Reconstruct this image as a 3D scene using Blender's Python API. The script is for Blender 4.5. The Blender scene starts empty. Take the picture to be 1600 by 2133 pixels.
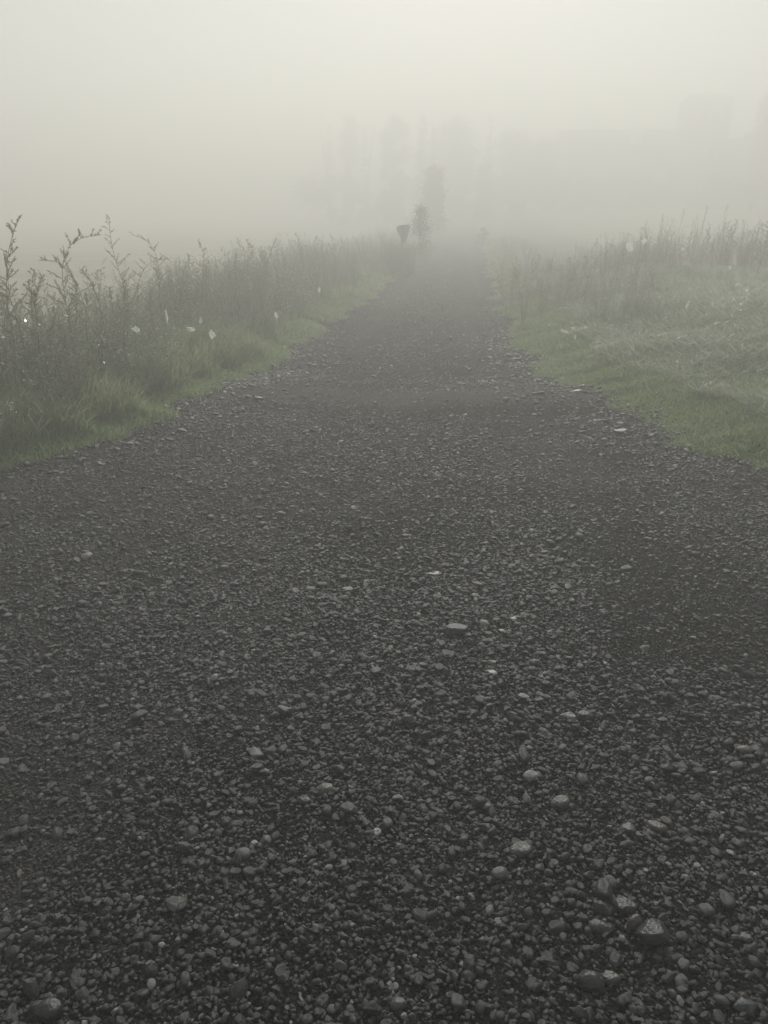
import bpy, bmesh, math, random
import numpy as np
from mathutils import Vector, Matrix
R = math.radians
scn = bpy.context.scene
rng = np.random.default_rng(11)
rnd = random.Random(5)

# ------------------------------------------------------------------ camera
F_PX, CXP, CYP, HOR, CAM_H = 1580.0, 800.0, 1066.5, 430.0, 1.6
PITCH = math.atan((CYP - HOR) / F_PX)
cam_d = bpy.data.cameras.new('camera'); cam = bpy.data.objects.new('camera', cam_d)
scn.collection.objects.link(cam); scn.camera = cam
cam.location = (0, 0, CAM_H); cam.rotation_euler = (math.pi / 2 - PITCH, 0, 0)
cam_d.sensor_fit = 'HORIZONTAL'; cam_d.sensor_width = 36.0; cam_d.lens = F_PX / 1600 * 36.0
cam_d.clip_start = 0.05; cam_d.clip_end = 3000

# ------------------------------------------------------------------ light, sky, exposure
SUN_EL, SUN_AZ = R(29), R(6)            # azimuth measured from +Y (the view direction) towards +X
w = bpy.data.worlds.new('World'); scn.world = w; w.use_nodes = True
nt = w.node_tree; bg = nt.nodes['Background']
sky = nt.nodes.new('ShaderNodeTexSky'); sky.sky_type = 'NISHITA'; sky.sun_disc = False
sky.sun_elevation = SUN_EL; sky.sun_rotation = SUN_AZ
sky.dust_density = 0.8; sky.air_density = 1.0; sky.ozone_density = 1.0
nt.links.new(sky.outputs['Color'], bg.inputs['Color']); bg.inputs['Strength'].default_value = 0.06
sun_d = bpy.data.lights.new('sun', 'SUN'); sun_d.energy = 5.0; sun_d.angle = R(0.6); sun_d.color = (1.0, 0.982, 0.905)
sun = bpy.data.objects.new('sun', sun_d); scn.collection.objects.link(sun)
sdir = Vector((math.sin(SUN_AZ) * math.cos(SUN_EL), math.cos(SUN_AZ) * math.cos(SUN_EL), math.sin(SUN_EL)))
sun.rotation_euler = sdir.to_track_quat('Z', 'Y').to_euler(); sun.location = sdir * 90
scn.view_settings.view_transform = 'Standard'; scn.view_settings.look = 'None'
scn.view_settings.exposure = 0.10; scn.view_settings.gamma = 1.0
FOG_DENSITY, FOG_G = 0.043, 0.34
scn.render.engine = 'CYCLES'
scn.cycles.max_bounces = 8; scn.cycles.diffuse_bounces = 2; scn.cycles.glossy_bounces = 2
scn.cycles.transmission_bounces = 4; scn.cycles.volume_bounces = 4
scn.cycles.sample_clamp_indirect = 6.0
scn.cycles.use_denoising = True

# ------------------------------------------------------------------ helpers
def vnoise(x, y, seed=0):
    """smooth value noise in [-1, 1]"""
    x = np.asarray(x, float); y = np.asarray(y, float)
    xi = np.floor(x).astype(np.int64); yi = np.floor(y).astype(np.int64)
    fx = x - xi; fy = y - yi
    fx = fx * fx * (3 - 2 * fx); fy = fy * fy * (3 - 2 * fy)
    def h(a, b):
        n = (a * 374761393 + b * 668265263 + seed * 974634777) & 0x7fffffff
        n = ((n ^ (n >> 13)) * 1274126177) & 0x7fffffff
        n = n ^ (n >> 16)
        return (n & 0xffff) / 32767.5 - 1
    return (h(xi, yi) * (1 - fx) + h(xi + 1, yi) * fx) * (1 - fy) + (h(xi, yi + 1) * (1 - fx) + h(xi + 1, yi + 1) * fx) * fy

def fbm(x, y, seed=0, o=3):
    s = 0; a = 1.0; t = 0
    for k in range(o):
        s = s + a * vnoise(x * 2 ** k, y * 2 ** k, seed + k * 17); t += a; a *= .5
    return s / t

def sstep(a, b, x):
    t = np.clip((np.asarray(x, float) - a) / (b - a), 0, 1)
    return t * t * (3 - 2 * t)

def ray(px, py):
    d = np.array([(px - CXP) / F_PX, 1.0, -(py - CYP) / F_PX])
    c, s = math.cos(PITCH), math.sin(PITCH)
    return np.array([d[0], d[1] * c + d[2] * s, -d[1] * s + d[2] * c])

def on_plane(px, py, z=0.0):
    d = ray(px, py); t = (z - CAM_H) / d[2]
    return np.array([d[0] * t, d[1] * t, z])

def at_y(px, py, y):
    d = ray(px, py); t = y / d[1]
    return np.array([d[0] * t, y, CAM_H + d[2] * t])

def mesh_np(name, verts, faces, mats=None, fmat=None, smooth=False, tint=None):
    """verts Nx3, faces MxK (all the same K)"""
    verts = np.asarray(verts, np.float32); faces = np.asarray(faces, np.int32)
    me = bpy.data.meshes.new(name)
    me.vertices.add(len(verts)); me.vertices.foreach_set('co', verts.ravel())
    if len(faces):
        k = faces.shape[1]
        me.loops.add(faces.size); me.loops.foreach_set('vertex_index', faces.ravel())
        me.polygons.add(len(faces))
        me.polygons.foreach_set('loop_start', np.arange(0, faces.size, k, dtype=np.int32))
        if fmat is not None: me.polygons.foreach_set('material_index', np.asarray(fmat, np.int32))
        me.polygons.foreach_set('use_smooth', np.full(len(faces), smooth))
    for m in mats or []: me.materials.append(m)
    if tint is not None:
        at = me.attributes.new('tint', 'FLOAT', 'POINT'); at.data.foreach_set('value', np.asarray(tint, np.float32))
    me.update(calc_edges=True)
    return me

def link(name, me, parent=None, loc=(0, 0, 0), rz=0, **props):
    o = bpy.data.objects.new(name, me); scn.collection.objects.link(o)
    o.location = loc; o.rotation_euler = (0, 0, rz)
    if parent: o.parent = parent
    for k, v in props.items(): o[k] = v
    return o

def thing(name, label, category, loc=(0, 0, 0), rz=0, group=None):
    o = link(name, None, None, loc, rz, label=label, category=category)
    if group: o['group'] = group
    return o

def mat(name):
    m = bpy.data.materials.new(name); m.use_nodes = True
    t = m.node_tree; return m, t, t.nodes['Principled BSDF'], t.nodes['Material Output']

def N(t, typ, **kw):
    n = t.nodes.new(typ)
    for k, v in kw.items(): setattr(n, k, v)
    return n

def ramp(t, stops, fac=None, interp='LINEAR'):
    n = t.nodes.new('ShaderNodeValToRGB'); e = n.color_ramp.elements; n.color_ramp.interpolation = interp
    while len(e) < len(stops): e.new(0.5)
    for i, (p, c) in enumerate(stops): e[i].position = p; e[i].color = (*c, 1)
    if fac is not None: t.links.new(fac, n.inputs[0])
    return n

def noise_node(t, scale, detail=4, rough=.55, coord=None):
    n = t.nodes.new('ShaderNodeTexNoise'); n.inputs['Scale'].default_value = scale
    n.inputs['Detail'].default_value = detail; n.inputs['Roughness'].default_value = rough
    if coord is not None: t.links.new(coord, n.inputs['Vector'])
    return n

# ------------------------------------------------------------------ materials
def leaf_material(name, stops, rough=.45, transl=.35, spec=.5):
    m, t, p, out = mat(name)
    a = N(t, 'ShaderNodeAttribute', attribute_name='tint')
    r = ramp(t, stops, a.outputs['Fac'])
    t.links.new(r.outputs[0], p.inputs['Base Color'])
    p.inputs['Roughness'].default_value = rough; p.inputs['Specular IOR Level'].default_value = spec
    tr = N(t, 'ShaderNodeBsdfTranslucent'); t.links.new(r.outputs[0], tr.inputs['Color'])
    mx = N(t, 'ShaderNodeMixShader'); mx.inputs[0].default_value = transl
    t.links.new(p.outputs[0], mx.inputs[1]); t.links.new(tr.outputs[0], mx.inputs[2]); t.links.new(mx.outputs[0], out.inputs['Surface'])
    return m

M_STEM = leaf_material('weed_stem', [(0, (.10, .082, .055)), (.5, (.15, .13, .09)), (1, (.11, .13, .065))], .5, .0)
M_WEED = leaf_material('weed_leaf', [(0, (.28, .24, .16)), (.3, (.36, .34, .25)), (.55, (.48, .48, .39)), (.7, (.29, .34, .19)), (1, (.29, .37, .19))], .28, .62)
M_GRASS = leaf_material('grass_blade', [(0, (.38, .36, .25)), (.3, (.33, .39, .20)), (.7, (.27, .36, .155)), (.85, (.40, .46, .29)), (1, (.56, .58, .47))], .28, .66)
M_FAR = leaf_material('tree_foliage', [(0, (.07, .08, .05)), (.5, (.09, .11, .06)), (1, (.13, .14, .08))], .6, .35)

def bark_material():
    m, t, p, out = mat('bark')
    n = noise_node(t, 14, 5); r = ramp(t, [(.3, (.035, .028, .022)), (.7, (.10, .085, .07))], n.outputs[0])
    t.links.new(r.outputs[0], p.inputs['Base Color']); p.inputs['Roughness'].default_value = .9
    return m
M_BARK = bark_material()

def stone_material(name, mul=1.0, fixed=None):
    m, t, p, out = mat(name)
    tc = N(t, 'ShaderNodeTexCoord'); oi = N(t, 'ShaderNodeObjectInfo')
    if fixed is None:
        r = ramp(t, [(0, (.0040, .0046, .0050)), (.25, (.0078, .0086, .0092)), (.45, (.0122, .0122, .0120)), (.6, (.0074, .0092, .0097)),
                     (.70, (.019, .0186, .0175)), (.86, (.042, .0405, .037)), (.955, (.085, .083, .076)), (1, (.25, .25, .235))], oi.outputs['Random'])
        col = r.outputs[0]
    else:
        c = N(t, 'ShaderNodeRGB'); c.outputs[0].default_value = (*fixed, 1); col = c.outputs[0]
    n = noise_node(t, 3.5, 6, .65, tc.outputs['Object'])
    r2 = ramp(t, [(.3, (.62, .62, .62)), (.7, (1.3, 1.28, 1.22))], n.outputs[0])
    mx = N(t, 'ShaderNodeMix', data_type='RGBA', blend_type='MULTIPLY'); mx.inputs[0].default_value = 1
    t.links.new(col, mx.inputs[6]); t.links.new(r2.outputs[0], mx.inputs[7]); t.links.new(mx.outputs[2], p.inputs['Base Color'])
    n2 = noise_node(t, 9, 6, .7, tc.outputs['Object'])
    b = N(t, 'ShaderNodeBump'); b.inputs['Strength'].default_value = .3; b.inputs['Distance'].default_value = .12
    t.links.new(n2.outputs[0], b.inputs['Height']); t.links.new(b.outputs[0], p.inputs['Normal'])
    rr = N(t, 'ShaderNodeMapRange'); rr.inputs[3].default_value = .30; rr.inputs[4].default_value = .58
    t.links.new(n.outputs[0], rr.inputs[0]); t.links.new(rr.outputs[0], p.inputs['Roughness'])
    p.inputs['Specular IOR Level'].default_value = .62
    return m
M_STONE = stone_material('gravel_stone')

def road_material():
    m, t, p, out = mat('dirt_and_grit')
    g = N(t, 'ShaderNodeNewGeometry'); pos = g.outputs['Position']
    n1 = noise_node(t, .9, 5, .6, pos); n2 = noise_node(t, 55, 5, .7, pos)
    r1 = ramp(t, [(.3, (.0095, .0097, .0098)), (.52, (.015, .0145, .0135)), (.72, (.026, .0235, .0195))], n1.outputs[0])
    v = N(t, 'ShaderNodeTexVoronoi'); v.inputs['Scale'].default_value = 110; t.links.new(pos, v.inputs['Vector'])
    v2 = N(t, 'ShaderNodeTexVoronoi'); v2.inputs['Scale'].default_value = 45; t.links.new(pos, v2.inputs['Vector'])
    hs = N(t, 'ShaderNodeSeparateColor'); t.links.new(v.outputs['Color'], hs.inputs[0])
    r2 = ramp(t, [(0, (.55, .55, .55)), (.7, (1.15, 1.12, 1.08)), (1, (2.0, 1.95, 1.85))], hs.outputs[0])
    at = N(t, 'ShaderNodeAttribute', attribute_name='tint')      # 0 damp, .3 ordinary, 1 dry and sandy
    dry = ramp(t, [(0, (.006, .006, .0065)), (.22, (.006, .006, .0065)), (.38, (.016, .0158, .015)), (1, (.085, .081, .072))], at.outputs['Fac'])
    a1 = N(t, 'ShaderNodeMix', data_type='RGBA'); t.links.new(dry.outputs[0], a1.inputs[7]); t.links.new(r1.outputs[0], a1.inputs[6])
    df = N(t, 'ShaderNodeMath', operation='SUBTRACT'); t.links.new(at.outputs['Fac'], df.inputs[0]); df.inputs[1].default_value = .3
    ab = N(t, 'ShaderNodeMath', operation='ABSOLUTE'); t.links.new(df.outputs[0], ab.inputs[0])
    sc = N(t, 'ShaderNodeMath', operation='MULTIPLY', use_clamp=True); t.links.new(ab.outputs[0], sc.inputs[0]); sc.inputs[1].default_value = 4
    t.links.new(sc.outputs[0], a1.inputs[0])
    mx = N(t, 'ShaderNodeMix', data_type='RGBA', blend_type='MULTIPLY'); mx.inputs[0].default_value = 1
    t.links.new(a1.outputs[2], mx.inputs[6]); t.links.new(r2.outputs[0], mx.inputs[7])
    t.links.new(mx.outputs[2], p.inputs['Base Color'])
    ad = N(t, 'ShaderNodeMath', operation='ADD'); t.links.new(v.outputs['Distance'], ad.inputs[0]); t.links.new(v2.outputs['Distance'], ad.inputs[1])
    ad2 = N(t, 'ShaderNodeMath', operation='SUBTRACT'); t.links.new(n2.outputs[0], ad2.inputs[0]); t.links.new(ad.outputs[0], ad2.inputs[1])
    b = N(t, 'ShaderNodeBump'); b.inputs['Strength'].default_value = .8; b.inputs['Distance'].default_value = .012
    t.links.new(ad2.outputs[0], b.inputs['Height']); t.links.new(b.outputs[0], p.inputs['Normal'])
    p.inputs['Roughness'].default_value = .85; p.inputs['Specular IOR Level'].default_value = .06
    return m

def field_material():
    m, t, p, out = mat('field_stubble_and_turf')
    g = N(t, 'ShaderNodeNewGeometry'); pos = g.outputs['Position']
    mp = N(t, 'ShaderNodeMapping'); mp.inputs['Scale'].default_value = (.10, .8, 1); mp.inputs['Rotation'].default_value = (0, 0, R(-6)); t.links.new(pos, mp.inputs[0])
    n1 = noise_node(t, .5, 4, .6, mp.outputs[0]); n2 = noise_node(t, 30, 4, .7, pos)
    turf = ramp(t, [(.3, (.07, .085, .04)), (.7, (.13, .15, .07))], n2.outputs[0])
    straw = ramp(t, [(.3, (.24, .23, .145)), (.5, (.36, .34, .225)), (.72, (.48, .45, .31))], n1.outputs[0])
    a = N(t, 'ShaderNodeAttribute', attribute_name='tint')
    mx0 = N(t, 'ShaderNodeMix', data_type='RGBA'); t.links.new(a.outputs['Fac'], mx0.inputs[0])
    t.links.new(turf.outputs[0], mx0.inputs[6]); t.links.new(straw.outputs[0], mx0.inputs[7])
    r2 = ramp(t, [(.3, (.7, .7, .7)), (.7, (1.2, 1.2, 1.2))], n2.outputs[0])
    mx = N(t, 'ShaderNodeMix', data_type='RGBA', blend_type='MULTIPLY'); mx.inputs[0].default_value = 1
    t.links.new(mx0.outputs[2], mx.inputs[6]); t.links.new(r2.outputs[0], mx.inputs[7]); t.links.new(mx.outputs[2], p.inputs['Base Color'])
    b = N(t, 'ShaderNodeBump'); b.inputs['Strength'].default_value = .7; b.inputs['Distance'].default_value = .04
    t.links.new(n2.outputs[0], b.inputs['Height']); t.links.new(b.outputs[0], p.inputs['Normal'])
    p.inputs['Roughness'].default_value = .9
    return m

# ------------------------------------------------------------------ layout: road edges and heights
L_PX = [(0, 985), (90, 965), (180, 935), (330, 880), (450, 815), (540, 765), (620, 710), (690, 660), (740, 625), (800, 590), (860, 545), (900, 505), (925, 478), (945, 458), (953, 447)]
R_PX = [(1600, 978), (1500, 955), (1390, 925), (1335, 885), (1265, 845), (1200, 800), (1110, 740), (1080, 695), (1055, 640), (1032, 590), (1012, 540), (1000, 500), (990, 473), (986, 456), (984, 447)]
LW = np.array([on_plane(*p)[:2] for p in L_PX]); RW = np.array([on_plane(*p)[:2] for p in R_PX])
LW = np.vstack([[-9.5, 3.2], [-5.2, 4.0], LW, LW[-1] + (LW[-1] - LW[-4]) * 3])
RW = np.vstack([[9.5, 3.4], [5.0, 4.3], RW, RW[-1] + (RW[-1] - RW[-4]) * 3])

def xl(y): return np.interp(y, LW[:, 1], LW[:, 0], left=-30)
def xr(y): return np.interp(y, RW[:, 1], RW[:, 0], left=30)
def edge_jitter(y, s): return .16 * vnoise(np.asarray(y) * 1.7, np.asarray(y) * 0 + s, s) + .10 * vnoise(np.asarray(y) * 5.3, np.asarray(y) * 0 + s, s + 3)

def rise(x, y): return 1.3 * sstep(32, 78, y) * sstep(2, 16, x)
def road_z(x, y):
    x = np.asarray(x, float); y = np.asarray(y, float)
    crest = -.065 * sstep(6.9, 8.2, y + .30 * vnoise(x * .9, x * 0, 4)) * (1 - .6 * sstep(1.6, 2.6, np.abs(x - .2))) + .020 * np.exp(-((y - 6.85 + .3 * vnoise(x * .9, x * 0, 4)) / .3) ** 2)
    near = 1 - sstep(14, 22, y)
    mid = (xl(y) + xr(y)) / 2
    rut = -.025 * sstep(7.5, 9, y) * (np.exp(-((x - mid - .72) / .3) ** 2) + np.exp(-((x - mid + .72) / .3) ** 2))
    hole = -.045 * np.exp(-(((x - 1.25) / .5) ** 2 + ((y - 6.25) / .25) ** 2))
    return crest + rut + hole + near * (.022 * fbm(x * .8, y * .8, 1) + .010 * fbm(x * 3.1, y * 3.1, 7)) + rise(x, y)

def outside(x, y):
    """metres beyond the road's edge (horizontally), positive on the verges"""
    return np.maximum(xl(y) + edge_jitter(y, 21) - x, x - xr(y) - edge_jitter(y, 22))

def ground_z(x, y):
    x = np.asarray(x, float); y = np.asarray(y, float)
    o = outside(x, y); right = x > (np.clip(xl(y), -5, 5) + np.clip(xr(y), -5, 5)) / 2
    inside = -.10 * (1 - sstep(-.25, .02, o))
    far = sstep(0, 1.2, o)
    bank = np.where(right, .10 * sstep(0, .8, o) + .28 * sstep(.6, 3.5, o) * (1 - sstep(14, 26, y)), .10 * sstep(.0, .7, o) - .25 * sstep(1.6, 4, o))
    return inside + bank - .05 * sstep(6.9, 8.2, y) * (1 - far) + far * .05 * fbm(x * .7, y * .7, 9) + rise(x, y) - .006

# ------------------------------------------------------------------ ground (field) sheet
def axis(fine_lo, fine_hi, step, far_lo, far_hi):
    a = list(np.arange(fine_lo, fine_hi, step)); s = step
    while a[-1] < far_hi: s *= 1.22; a.append(a[-1] + s)
    s = step; pre = []; v = fine_lo
    while v > far_lo: s *= 1.22; v -= s; pre.append(v)
    return np.array(pre[::-1] + a)

def sheet(name, xs, ys, zf, material, tintf, **props):
    X, Y = np.meshgrid(xs, ys); Z = zf(X, Y); n = len(xs)
    v = np.stack([X, Y, Z], -1).reshape(-1, 3)
    i = np.arange(len(ys) - 1)[:, None] * n + np.arange(n - 1)[None, :]
    f = np.stack([i, i + 1, i + n + 1, i + n], -1).reshape(-1, 4)
    return link(name, mesh_np(name, v, f, [material], None, True, tintf(X, Y).ravel()), **props)

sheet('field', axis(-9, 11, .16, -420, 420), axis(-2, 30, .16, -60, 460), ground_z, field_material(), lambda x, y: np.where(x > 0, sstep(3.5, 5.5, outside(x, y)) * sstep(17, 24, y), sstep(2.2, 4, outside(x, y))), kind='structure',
      label='misty stubble and turf field on both sides of the gravel road', category='field')

def road_wear(x, y):
    n = fbm(x * 1.3, y * 1.3, 91); mid = (xl(y) + xr(y)) / 2
    dry = (.85 + .3 * n) * np.exp(-((y - 6.75 + .3 * vnoise(x * .9, x * 0, 4)) / .38) ** 2) * (1 - sstep(1.8, 3, np.abs(x - .3)))
    dry = dry + .36 * sstep(.08, .4, fbm(x * .9 + 3, y * .6, 93)) * (1 - sstep(4.5, 6.5, y))
    dry = dry + .28 * sstep(8, 10, y) * (np.exp(-((x - mid - .72) / .28) ** 2) + np.exp(-((x - mid + .72) / .28) ** 2))
    damp = .3 * np.exp(-(((x - 1.3) / .62) ** 2 + ((y - 6.15) / .26) ** 2) * (1 + .4 * n))
    return np.clip(.3 + dry - damp * 1.4, 0, 1)

# gravel road sheet: its long sides follow the road's edges
ys = np.concatenate([np.arange(-3, 9, .06), np.arange(9, 24, .12), 24 * 1.03 ** np.arange(0, 62)])
us = np.linspace(0, 1, 150)
el = np.maximum(xl(ys) + edge_jitter(ys, 21), -11)[:, None]; er = np.minimum(xr(ys) + edge_jitter(ys, 22), 11)[:, None]
X = el + (er - el) * us[None, :]; Y = np.repeat(ys[:, None], len(us), 1); Z = road_z(X, Y)
ed = np.minimum(us, 1 - us)[None, :] * (er - el); Z = Z - .03 * (1 - sstep(0, .12, ed))
v = np.stack([X, Y, Z], -1).reshape(-1, 3); n = len(us)
i = np.arange(len(ys) - 1)[:, None] * n + np.arange(n - 1)[None, :]
link('road', mesh_np('road', v, np.stack([i, i + 1, i + n + 1, i + n], -1).reshape(-1, 4), [road_material()], None, True, road_wear(X, Y).ravel()),
     kind='structure', label='dark gravel road narrowing into the fog between weedy verges', category='road')

# ------------------------------------------------------------------ gravel stones
def stone_arrays(seed, angular, ax):
    r = random.Random(seed); bm = bmesh.new()
    if angular:
        for _ in range(r.randint(13, 20)):
            d = Vector((r.gauss(0, 1), r.gauss(0, 1), r.gauss(0, 1))).normalized() * r.uniform(.8, 1)
            bm.verts.new((d.x * ax[0] / 2, d.y * ax[1] / 2, d.z * ax[2] / 2))
        bmesh.ops.convex_hull(bm, input=bm.verts[:])
        bmesh.ops.delete(bm, geom=[q for q in bm.verts if not q.link_faces], context='VERTS')
        bmesh.ops.dissolve_limit(bm, angle_limit=R(14), verts=bm.verts[:], edges=bm.edges[:])
        bmesh.ops.bevel(bm, geom=bm.edges[:] + bm.verts[:], offset=.035, segments=2, affect='EDGES', profile=.6, clamp_overlap=True)
    else:
        bmesh.ops.create_icosphere(bm, subdivisions=3, radius=.5)
        from mathutils import noise as mn
        off = Vector((seed * 3.7, seed * 1.3, 5))
        cuts = [(Vector((r.gauss(0, 1), r.gauss(0, 1), r.gauss(0, 1))).normalized(), r.uniform(.36, .46)) for _ in range(4)]
        for q in bm.verts:
            c = q.co.copy()
            for nn, dd in cuts:                       # worn flat faces
                k = c.dot(nn) - dd
                if k > 0: c -= nn * k * .85
            c *= 1 + .16 * mn.noise(c * 2.2 + off)
            q.co = (c.x * ax[0], c.y * ax[1], c.z * ax[2])
    bmesh.ops.triangulate(bm, faces=bm.faces[:])
    bm.verts.index_update()
    vs = np.array([q.co[:] for q in bm.verts]); fs = np.array([[q.index for q in f.verts] for f in bm.faces]); bm.free()
    return vs, fs

PROTO = []
for k in range(16):
    r = random.Random(100 + k)
    PROTO.append(stone_arrays(100 + k, k % 5 < 4, (1, r.uniform(.62, .9), r.uniform(.30, .60))))

def scatter_gravel():
    P, S, I, E = [], [], [], []
    def add(n, x0, x1, y0, y1, med, sig, lo, hi, cover=None, pile=.25):
        x = rng.uniform(x0, x1, n); y = rng.uniform(y0, y1, n)
        keep = (outside(x, y) < .10 + .25 * rng.random(n) ** 3)
        # only the part that the picture, or a step to its side, can show
        keep &= np.abs(x) < .56 * np.sqrt((y + .25) ** 2 + 1.6 ** 2) + 1.0
        if cover is not None: keep &= rng.random(n) < cover(x, y)
        x, y = x[keep], y[keep]; n = len(x)
        d = np.clip(np.exp(rng.normal(math.log(med), sig, n)), lo, hi)
        P.append(np.stack([x, y, road_z(x, y) + d * rng.uniform(-.05, pile, n)], -1)); S.append(d)
    def wear(x, y):           # the damp hollow, the worn lip and the wheel tracks carry few loose stones
        lip = 1 - .7 * np.exp(-((y - 6.8 + .3 * vnoise(x * .9, x * 0, 4)) / .3) ** 2) * (1 - sstep(1.6, 2.6, np.abs(x - .3)))
        mid = (xl(y) + xr(y)) / 2
        t = np.exp(-((x - mid - .72) / .26) ** 2) + np.exp(-((x - mid + .72) / .26) ** 2)
        return lip * (1 - .8 * np.exp(-(((x - 1.25) / .5) ** 2 + ((y - 6.2) / .28) ** 2))) * (1 - .75 * t * sstep(7.3, 8.5, y))
    def grit(x, y): return np.clip(.75 + 1.1 * fbm(x * 1.1 + 7, y * 1.1, 35), .06, 1) * wear(x, y)
    def coarse(x, y):
        n = fbm(x * .75, y * .75, 31) + .45 * fbm(x * 2.4, y * 2.4, 33)
        n = n + .35 * np.exp(-(((x - 1.0) / 1.0) ** 2 + ((y - 1.9) / 1.0) ** 2)) + .30 * np.exp(-((y - 1.15) / .35) ** 2)
        n = n - .25 * np.exp(-(((x - 1.9) / .5) ** 2 + ((y - 2.9) / .35) ** 2)) - .5 * np.exp(-(((x + .15) / .25) ** 2 + ((y - 1.65) / .22) ** 2))
        return np.clip(.68 + 1.3 * n, .16, 1) * wear(x, y)
    fade = lambda a, b, c, d: (lambda x, y: sstep(a, b, y) * (1 - sstep(c, d, y)) if a > 0 else 1 - sstep(c, d, y))
    both = lambda f, g: (lambda x, y: f(x, y) * g(x, y))
    add(190000, -3.4, 3.4, .4, 4.4, .0140, .44, .010, .055, both(coarse, fade(0, 0, 2.6, 4.4)), .35)
    add(105000, -3.4, 3.4, .4, 4.4, .0098, .30, .005, .017, both(grit, fade(0, 0, 2.6, 4.4)), .4)
    add(200000, -5.2, 5.2, 2.4, 9.6, .0160, .38, .012, .05, both(coarse, fade(2.4, 4.2, 7.0, 9.6)), .3)
    add(78000, -5.2, 5.2, 2.4, 9.6, .0130, .28, .008, .02, both(grit, fade(2.4, 4.2, 7.2, 9.6)), .35)
    add(300, -5, 5, .6, 8, .046, .16, .038, .062, None, .15)
    # lane beyond the crest: smaller and pressed in
    add(60000, -4, 6, 6.8, 18, .021, .32, .013, .05, both(wear, fade(6.8, 9, 14, 18)), .3)
    add(26000, -3, 8, 13, 34, .034, .3, .02, .06, both(wear, fade(13, 18, 28, 34)), .25)
    # coarser stones thrown to the edges
    for side, fn in ((-1, xl), (1, xr)):
        y = rng.uniform(4.2, 11, 1500); x = fn(y) - side * rng.normal(.22, .32, 1500)
        ok = np.abs(x) < 7; x, y = x[ok], y[ok]
        d = np.clip(np.exp(rng.normal(math.log(.030), .38, len(x))), .016, .08)
        P.append(np.stack([x, y, road_z(x, y) + d * .15], -1)); S.append(d)
    return np.concatenate(P), np.concatenate(S)

GP, GS = scatter_gravel(); NG = len(GP)
rot = np.stack([rng.normal(0, .20, NG), rng.normal(0, .20, NG), rng.uniform(0, 6.283, NG)], -1)
scl = GS[:, None] * rng.uniform(.82, 1.2, (NG, 3))
vs, fs, pid = [], [], []; b = 0
for k, (pv, pf) in enumerate(PROTO):
    vs.append(pv); fs.append(pf + b); pid.append(np.full(len(pv), k)); b += len(pv)
npv = b
me = mesh_np('gravel', np.concatenate(vs + [GP]), np.concatenate(fs), [M_STONE], None, True)
def attr(nm, typ, arr):
    a = me.attributes.new(nm, typ, 'POINT')
    a.data.foreach_set('vector' if typ == 'FLOAT_VECTOR' else 'value', np.ascontiguousarray(arr, np.int32 if typ == 'INT' else np.float32).ravel())
attr('pid', 'INT', np.concatenate(pid + [np.full(NG, -1)]))
attr('pick', 'INT', np.concatenate([np.zeros(npv), rng.integers(0, len(PROTO), NG)]))
attr('rot', 'FLOAT_VECTOR', np.concatenate([np.zeros((npv, 3)), rot]))
attr('scl', 'FLOAT_VECTOR', np.concatenate([np.ones((npv, 3)), scl]))
gravel = link('gravel', me, kind='stuff', label='loose grey gravel stones and grit covering the road', category='gravel')
ng = bpy.data.node_groups.new('scatter_stones', 'GeometryNodeTree'); ng.is_modifier = True
ng.interface.new_socket('Geometry', in_out='INPUT', socket_type='NodeSocketGeometry')
ng.interface.new_socket('Geometry', in_out='OUTPUT', socket_type='NodeSocketGeometry')
gi = ng.nodes.new('NodeGroupInput'); go = ng.nodes.new('NodeGroupOutput')
def named(nm, dt):
    n = ng.nodes.new('GeometryNodeInputNamedAttribute'); n.data_type = dt; n.inputs['Name'].default_value = nm; return n.outputs[0]
a_pid = named('pid', 'INT')
def sep(k):
    c = ng.nodes.new('FunctionNodeCompare'); c.data_type = 'INT'; c.operation = 'EQUAL'
    ng.links.new(a_pid, [q for q in c.inputs if q.type == 'INT'][0]); [q for q in c.inputs if q.type == 'INT'][1].default_value = k
    s = ng.nodes.new('GeometryNodeSeparateGeometry'); s.domain = 'POINT'
    ng.links.new(gi.outputs[0], s.inputs['Geometry']); ng.links.new(c.outputs[0], s.inputs['Selection']); return s.outputs[0]
jn = ng.nodes.new('GeometryNodeJoinGeometry')
for k in range(len(PROTO)):
    t2 = ng.nodes.new('GeometryNodeGeometryToInstance'); ng.links.new(sep(k), t2.inputs[0]); ng.links.new(t2.outputs[0], jn.inputs[0])
ip = ng.nodes.new('GeometryNodeInstanceOnPoints')
ng.links.new(sep(-1), ip.inputs['Points']); ng.links.new(jn.outputs[0], ip.inputs['Instance'])
ip.inputs['Pick Instance'].default_value = True; ng.links.new(named('pick', 'INT'), ip.inputs['Instance Index'])
er_ = ng.nodes.new('FunctionNodeEulerToRotation'); ng.links.new(named('rot', 'FLOAT_VECTOR'), er_.inputs[0]); ng.links.new(er_.outputs[0], ip.inputs['Rotation'])
ng.links.new(named('scl', 'FLOAT_VECTOR'), ip.inputs['Scale']); ng.links.new(ip.outputs[0], go.inputs[0])
md = gravel.modifiers.new('scatter_stones', 'NODES'); md.node_group = ng

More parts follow.
